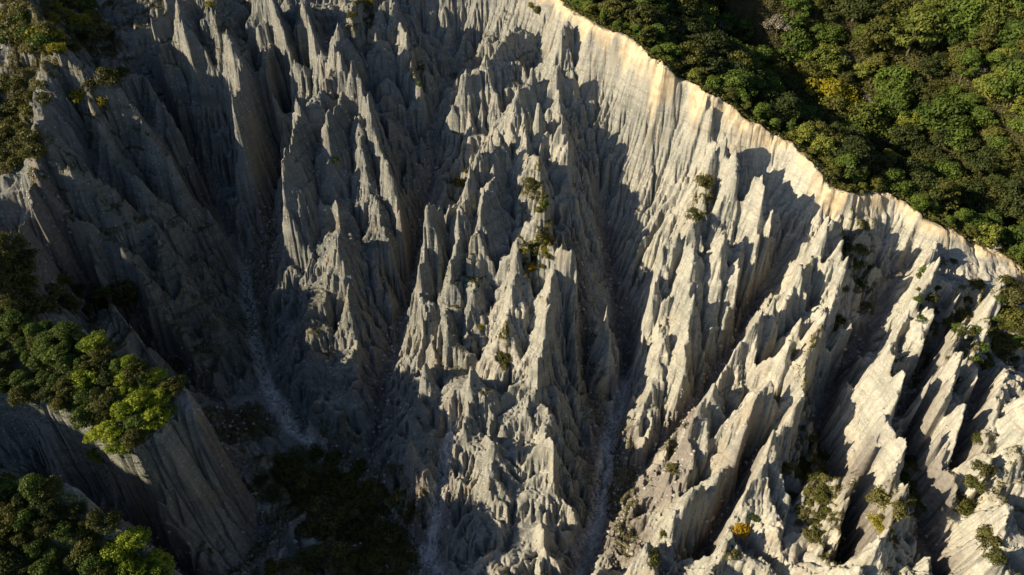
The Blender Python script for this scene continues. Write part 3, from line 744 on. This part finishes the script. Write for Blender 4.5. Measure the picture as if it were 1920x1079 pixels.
SPECIAL = [
 (1428,188,'bare',1.1,'white leafless forked snag in the dark shade above the crest'),
 (1862,474,'bare',.7,'small pale leafless tree at the crest edge towards its lower end'),
 (1570,318,'bare',.8,'leafless tree with pale limbs leaning at the back of the crest'),  # the trees one can single out: px, py (foot), kind, scale, label
 (1530,215,'yellow',1.75,'large golden green tree, the most yellow crown in the forest'),
 (1700,105,'lime',1.7,'large pale olive yellow crown high on the far wooded slope'),
 (1620,205,'grey',1.0,'grey leafless crown right of the large golden tree'),
 (1530,275,'grey',.9,'grey leafless tree standing right at the edge of the crest'),
 (1785,375,'olive',1.35,'wide rounded olive tree just behind the crest, right of the bright green pair'),
 (1340,70,'russet',1.0,'pinkish grey brown crown among dark trees near the top edge'),
 (1455,70,'russet',1.15,'dull brown crown in the middle of the dark upper forest'),
 (1375,190,'green',1.35,'big round green tree on the crest edge left of the golden tree'),
]
def plant_forest():
    spots = forest(); n = 0; taken = []
    for px, py, kind, s, lab in SPECIAL:
        x, y, z = hitf(px, py); taken.append((x, y, s)); plant('tree', kind, (x, y, z), s, lab, 'tree', 'trees of the forest behind the crest'); n += 1
    cand = []; extra = []
    for x, y, z, dc in spots:
        if any((x-a)**2+(y-b)**2 < ((5.2 if s > 1.6 else 3.6)*s)**2 for a, b, s in taken): continue
        far = sample(d_fv, g2, x, y) ; fv_side = dc > 26 and z > 84
        q = prng.random()
        if dc < 9:
            kind = 'green' if q < .34 else 'umbrella' if q < .55 else 'olive' if q < .72 else 'lime' if q < .85 else 'grey' if q < .91 else 'cone'; s = prng.uniform(.5, .95); grp = EDGE; where = 'standing along the back edge of the pale crest'
            if dc < 4: s *= .7
        elif dc < 45:
            kind = 'dark' if q < .5 else 'olive' if q < .8 else 'green' if q < .95 else 'grey'; s = prng.uniform(.7, 1.35); grp = MIDV; where = 'in the shaded wooded valley behind the crest'
        else:
            kind = 'green' if q < .30 else 'olive' if q < .60 else 'lime' if q < .84 else 'dark' if q < .98 else 'grey'; s = .75+.95*prng.random()**1.7; grp = FARS; where = 'on the far wooded slope in the top corner'
        cand.append((s/project(x, y, z)[2]*(1 if in_view(x, y, z+4, 0) else .3), x, y, z, s, kind, where, grp))
    cand.sort(key=lambda q: -q[0])
    for k, (size, x, y, z, s, kind, where, grp) in enumerate(cand):
        if k >= 185: extra.append((x, y, z-.3, s, kind)); continue
        plant('tree', kind, (x, y, z-.3), s, WORDS[kind]+' tree '+where, 'tree', grp); n += 1
    print('forest', n, 'extra', len(extra)); return extra
d_fv = line_dist(forest_l[:1])
extra_trees = plant_forest()

def merged(name, items, mat, label=None):
    """many copies of a crown merged into one mesh"""
    cos, qs, ts, o = [], [], [], 0
    for me, loc, sc, rz in items:
        n = len(me.vertices); co = np.empty(n*3, np.float32); me.vertices.foreach_get('co', co); co = co.reshape(-1, 3)
        q = np.empty(len(me.loops), np.int32); me.loops.foreach_get('vertex_index', q); t = np.empty(n, np.float32); me.attributes['tone'].data.foreach_get('value', t)
        c, s_ = math.cos(rz), math.sin(rz)
        cos.append(np.column_stack([co[:, 0]*c-co[:, 1]*s_, co[:, 0]*s_+co[:, 1]*c, co[:, 2]])*sc+np.array(loc)); qs.append(q.reshape(-1, 4)+o); ts.append(np.clip(t*.6+prng.uniform(0, .4), 0, 1)); o += n
    return leaf_mesh(name, np.concatenate(cos), np.concatenate(qs), np.concatenate(ts), mat)
if extra_trees:      # the smallest and most hidden crowns of the wood, as one mass
    it = [(PROTO[kd][prng.integers(len(PROTO[kd]))][0], (x, y, z), s, prng.uniform(0, 6.28)) for x, y, z, s, kd in extra_trees]
    me = merged('forest', it, None); slots_ = {}
    mi = []
    for c, *_ in it:
        m_ = c.materials[0]; k = slots_.setdefault(m_.name, len(slots_))
        if k == len(me.materials): me.materials.append(m_)
        mi.append(np.full(len(c.polygons), k, np.int32))
    me.polygons.foreach_set('material_index', np.concatenate(mi)); tag(link('forest', me), kind='stuff')

# groves on the two bluffs
def inside(poly, x, y):
    c = False
    for (x1, y1), (x2, y2) in zip(poly, poly[1:]+poly[:1]):
        if (y1 > y) != (y2 > y) and x < (x2-x1)*(y-y1)/(y2-y1)+x1: c = not c
    return c
def grove(j, spacing, kinds, names_, group, smin, smax, pull=0.0):
    poly = [at(*p)[:2] for p in GROVES[j]]; xs = [p[0] for p in poly]; ys = [p[1] for p in poly]
    r = np.random.default_rng(50+j); kept = []
    for k in range(6000):
        x = r.uniform(min(xs), max(xs)); y = r.uniform(min(ys), max(ys))
        if not inside(poly, x, y) or not in_view(x, y, hf(x, y)+5, 60): continue
        if any((x-a)**2+(y-b)**2 < (spacing*r.uniform(.8, 1.2))**2 for a, b in kept): continue
        kept.append((x, y))
    for x, y in kept:
        px, py, d = project(x, y, hf(x, y)+4)
        kind = kinds(px, py, r.random()); s = r.uniform(smin, smax)
        plant('tree', kind, (x, y, hf(x, y)-.5), s, WORDS[kind]+names_(px, py), 'tree', group)
    print('grove', j, len(kept))
def k0(px, py, q):
    if 150 < px < 300 and q < .55: return 'bright'
    return 'green' if q < .62 else 'olive' if q < .85 else 'dark' if q < .96 else 'grey'
def n0(px, py): return ' tree of the sunlit grove on top of the sheer grey bluff'
def k1(px, py, q):
    if px > 190 and q < .5: return 'bright'
    return 'green' if q < .45 else 'olive' if q < .75 else 'dark'
def n1_(px, py): return ' tree of the lower grove in the bottom corner'
grove(0, 3.2, k0, n0, 'trees of the sunlit grove', .42, .70)
grove(1, 3.3, k1, n1_, 'trees of the lower corner grove', .42, .74)

# shrubs on the ridges, one by one: px, py, kind, scale, label
SHRUBS = [
 (1010,22,'olive',1.3,'olive shrub on the very top of the crest, left of the forest'),(995,12,'yellow',.9,'small yellowish shrub at the top edge on the crest'),
 (150,185,'yellow',1.9,'yellow olive shrub at the left end of the shrub row on the ridge'),(175,170,'olive',2.3,'largest olive shrub of the row on the ridge above the pale teeth'),
 (205,150,'dark',2.3,'dark round shrub at the back of the row on the ridge'),(192,195,'yellow',1.7,'golden olive shrub just above the pale teeth'),(230,140,'dark',1.6,'dark shrub at the right end of the shrub row'),
 (105,95,'yellow',1.7,'yellow flowering shrub on the small tan knoll'),(85,190,'olive',1.9,'brownish olive shrub on the steep side below the tan knoll'),(80,160,'olive',1.6,'upper olive shrub on the steep side below the tan knoll'),
 (785,160,'green',1.0,'small bright shrub low on the mossy rib under the pyramid peak'),(860,345,'olive',1.3,'mossy shrub on the shoulder left of the central cluster'),
 (1008,470,'olive',2.2,'olive shrub crowning the bright central pinnacle'),(1000,500,'gold',1.1,'golden flowered shrub on the crown of the central pinnacle'),(1020,445,'yellow',1.3,'yellowish shrub at the top of the crown of the central pinnacle'),
 (1022,385,'green',1.1,'green shrub on the ledge above the central pinnacle crown'),(1000,345,'dark',1.4,'dark shrub in the shade right of the central cluster'),
 (945,672,'olive',1.2,'upright olive shrub clinging to the face below the central cluster'),(900,612,'yellow',1.0,'yellowish shrub on the sunlit face of the central cluster'),
 (1322,345,'olive',1.6,'tall olive shrub beside the black slot on the sunlit ridge'),(1325,370,'olive',1.2,'lower olive shrub beside the black slot on the sunlit ridge'),(1303,405,'dark',1.4,'dark shrub on the shaded side of the sunlit ridge'),
 (1390,992,'gold',1.5,'orange flowered shrub on the bright ridge near the bottom edge'),(1408,968,'green',.9,'small bright green shrub behind the orange flowered shrub'),(1370,1035,'olive',1.2,'olive shrub below the orange flowered shrub'),
 (1222,1052,'dark',1.5,'dark bush on the tip of the lowest bright ridge'),(1245,1000,'dark',.9,'small dark bush higher on the lowest bright ridge'),
 (1655,940,'olive',2.0,'grey green shrub covering the flat knob on the pale ridge'),(1680,960,'olive',1.5,'right hand shrub on the flat knob of the pale ridge'),(1650,985,'yellow',1.3,'yellow green shrub hanging below the flat knob'),
 (1700,900,'green',1.2,'green shrub in the shade beside the flat knob'),(1833,825,'dark',1.0,'small round bush on top of the bare patch on the bright slope'),(1845,880,'olive',1.5,'round bush in the middle of the bare patch on the bright slope'),
 (1825,912,'dark',1.5,'round dark bush on the lower edge of the bare patch'),(1805,950,'dark',1.5,'bush below the bare patch on the bright slope'),(1850,1015,'olive',1.8,'large olive bush in a hollow near the bottom right corner'),(1860,1045,'dark',1.4,'dark bush at the foot of the large olive bush near the corner'),
 (1787,490,'dark',.7,'tiny dark bush just under the crest'),(1880,560,'olive',1.8,'upper shrub of the dark green patch under the crest end'),(1895,600,'dark',2.0,'dark shrub in the green patch under the crest end'),(1875,640,'olive',1.7,'lower shrub of the green patch under the crest end'),(1905,640,'green',1.5,'green shrub at the edge of the patch under the crest end'),
 (1810,590,'olive',1.6,'shrub in the scrub patch between two smooth pale ribs'),(1795,620,'green',1.3,'green shrub in the scrub patch between two smooth pale ribs'),(1745,560,'dark',1.2,'dark shrub in the narrow gully under the crest'),(1745,610,'green',1.1,'green shrub lower in the narrow gully under the crest'),
 (1600,500,'dark',1.7,'dark bush in the shade behind the blunt bright summit'),(1565,610,'dark',1.8,'dark bush in the hollow below the blunt bright summit'),(590,305,'green',.9,'small green shrub on top of the bright sheer wall'),(630,300,'green',.9,'small green shrub on the shaded ledge behind the bright sheer wall'),
 (1260,880,'olive',1.0,'low olive bush at the foot of the bright ridge by the gravel gully'),(1850,690,'olive',1.4,'olive bush at the lower end of the smooth pale rib'),
 (690,5,'yellow',1.2,'yellow green shrub on the ridge at the top edge'),(660,30,'olive',1.1,'olive shrub on the narrow ridge near the top edge'),(395,10,'yellow',1.2,'yellowish shrub at the top edge above the dark buttresses'),
]
for px, py, kd, s, lab in SHRUBS:
    x, y, z = hitf(px, py); plant('shrub', 'shrub_'+kd, (x, y, z-.25), s*.9, lab, 'shrub', 'shrubs growing on the bare ridges')

# bushes in areas: ellipse in the photo, number, kinds, label, group
AREAS = [
 (90,45,110,55,46,('yellow','olive','olive','dark','green'),(1.4,2.4),'bush in the dim olive thicket in the top corner','bushes of the top corner thicket'),
 (25,250,45,110,26,('dark','dark','olive'),(1.4,2.2),'dark bush on the shaded slope along the edge','bushes of the shaded slope at the edge'),
 (18,520,34,70,20,('dark','olive','dark'),(1.3,2.1),'dark bush in the deep shade below the brown landslip','bushes below the brown landslip'),
 (590,900,105,48,30,('dark','dark','olive'),(.8,1.7),'bush of the thicket on the shaded valley floor','bushes of the valley floor thicket'),
 (680,985,100,85,44,('dark','olive','dark'),(.8,1.9),'bush of the thicket on the shaded valley floor','bushes of the valley floor thicket'),
 (640,1065,140,38,26,('dark','olive'),(.7,1.5),'bush of the thicket on the shaded valley floor','bushes of the valley floor thicket'),
 (455,800,45,20,4,('olive','dark'),(.35,.7),'low bush on the brown bank beside the gravel stream bed','low bushes beside the stream bed'),
 (1830,610,60,75,18,('olive','green','dark'),(.6,1.2),'bush of the scrub patch between the smooth pale ribs','bushes between the smooth pale ribs'),
 (1742,575,22,80,10,('dark','olive','green'),(.5,.9),'bush in the narrow green gully under the crest','bushes of the narrow green gully'),
 (1888,600,32,80,14,('olive','dark'),(.8,1.4),'bush of the dark green patch below the end of the crest','bushes below the end of the crest'),
 (1605,505,45,45,9,('dark','olive'),(.7,1.2),'bush in the shade behind the blunt summit','bushes behind the blunt summit'),
 (1705,920,26,70,8,('dark','olive'),(.6,1.1),'bush in the shaded gully beside the flat knob','bushes beside the flat knob'),
 (1020,420,14,60,8,('olive','dark'),(.5,.9),'bush on the ledge behind the central pinnacle crown','bushes behind the central crown'),
 (1005,485,26,30,7,('olive','yellow'),(.5,.9),'low bush in the crown patch of the central pinnacle','bushes of the central crown'),
 (1515,900,40,110,26,('dark','olive','olive'),(.6,1.15),'dark bush on the shaded slope behind the orange flowered shrub','bushes of the shaded green slope'),
 (120,560,130,35,20,('dark','olive'),(1.3,2.0),'dark bush at the back of the sunlit grove','bushes behind the sunlit grove'),
]
for cx, cy, rx, ry, cnt, kds, (s0, s1), lab, grp in AREAS:
    r = np.random.default_rng(int(cx*7+cy)); got = []
    for k in range(cnt*30):
        if len(got) >= cnt: break
        a = r.uniform(0, 6.28); q = math.sqrt(r.random()); px, py = cx+rx*q*math.cos(a), cy+ry*q*math.sin(a)
        if any((px-u)**2+((py-v)*1.2)**2 < 13**2 for u, v in got) or px < -15 or py < -15 or py > 1095: continue
        got.append((px, py)); x, y, z = hitf(px, py); kd = kds[r.integers(len(kds))]
        plant('shrub', 'shrub_'+kd, (x, y, z-.3), r.uniform(s0, s1), {'dark': 'dark green', 'olive': 'brownish olive', 'yellow': 'yellow tinged', 'green': 'fresh green'}[kd]+' '+lab, 'shrub', grp)

# low plants nobody could count: undergrowth below the trees, scrub and dry tufts on the ledges
def carpet(name, weight, n, size, mat, seed, lift=.15, spread=.3):
    r = np.random.default_rng(seed); w = weight.ravel(); c = np.cumsum(w); k = np.searchsorted(c, r.uniform(0, c[-1], n))
    iy, ix = np.unravel_index(k, H2.shape); x = g2.x[ix]+r.uniform(-.14, .14, n); y = g2.y[iy]+r.uniform(-.14, .14, n); z = H2[iy, ix]
    lump = noise(x/1.6, y/1.6, seed)
    P = np.column_stack([x, y, z+lift+lump**2*spread+r.uniform(0, .2, n)]); N = np.tile([0.0, 0, 1], (n, 1)) + r.normal(0, .5, (n, 3))
    tone = np.clip(fbm(x/3, y/3, seed+3, 3)*.9+r.normal(0, .15, n), 0, 1)
    co, q, t = leaves(P, N, size, r, tone)
    tag(link(name, leaf_mesh(name, co, q, t, mat)), kind='stuff')
view = np.zeros(H2.shape, bool)
dz = CAM_Z-H2; dd = gy*math.cos(PITCH)+dz*math.sin(PITCH); vx = 960+FPX*gx/dd; vy = 539.5+FPX*(dz*math.cos(PITCH)-gy*math.sin(PITCH))/dd
view = (vx > -40) & (vx < 1960) & (vy > -60) & (vy < 1120)
carpet('undergrowth', ((forest_side > .5) & (d_crest > .5) & view).astype(float), 150000, .5, LEAF['olive'], 301, .4, 1.6)
gm = (np.isin(owner, [nf+3, nf+4]) & (u2 > .93) & view).astype(float)
carpet('undergrowth', gm, 26000, .32, LEAF['green'], 311, .2, .9)
carpet('low_scrub', np.clip(moss-.2, 0, 1)*view*(QID_FULL != 1), 230000, .24, LEAF['scrub'], 321, .05, .45)

# loose stones in the gullies and on the ledges
def rubble(n, seed):
    r = np.random.default_rng(seed)
    w = (np.clip(gravel, 0, 1) + .02*(slope < 1.3))*view*(forest_side < .5); c = np.cumsum(w.ravel()); k = np.searchsorted(c, r.uniform(0, c[-1], n))
    iy, ix = np.unravel_index(k, H2.shape); P = np.column_stack([g2.x[ix], g2.y[iy], H2[iy, ix]]) + r.uniform(-.15, .15, (n, 3))*np.array([1, 1, .3])
    base_v = np.array([(1,0,0),(0,1,0),(-1,0,0),(0,-1,0),(0,0,.8),(0,0,-.8)], float); f = np.array([(0,1,4),(1,2,4),(2,3,4),(3,0,4),(1,0,5),(2,1,5),(3,2,5),(0,3,5)])
    s_ = .10+.75*r.random(n)**7+.10*r.random(n); co = P[:, None, :] + base_v[None]*s_[:, None, None]*r.uniform(.6, 1.35, (n, 6, 1))
    q = (f[None]+6*np.arange(n)[:, None, None]).reshape(-1, 3)
    tag(link('rubble', mesh_from('rubble', co.reshape(-1, 3), q, STONE)), kind='stuff')
STONE = floor_material('loose_stones', [(0.3, (.16, .15, .14)), (0.7, (.38, .36, .33))])
rubble(15000, 8)
print('done', time.time()-t0)
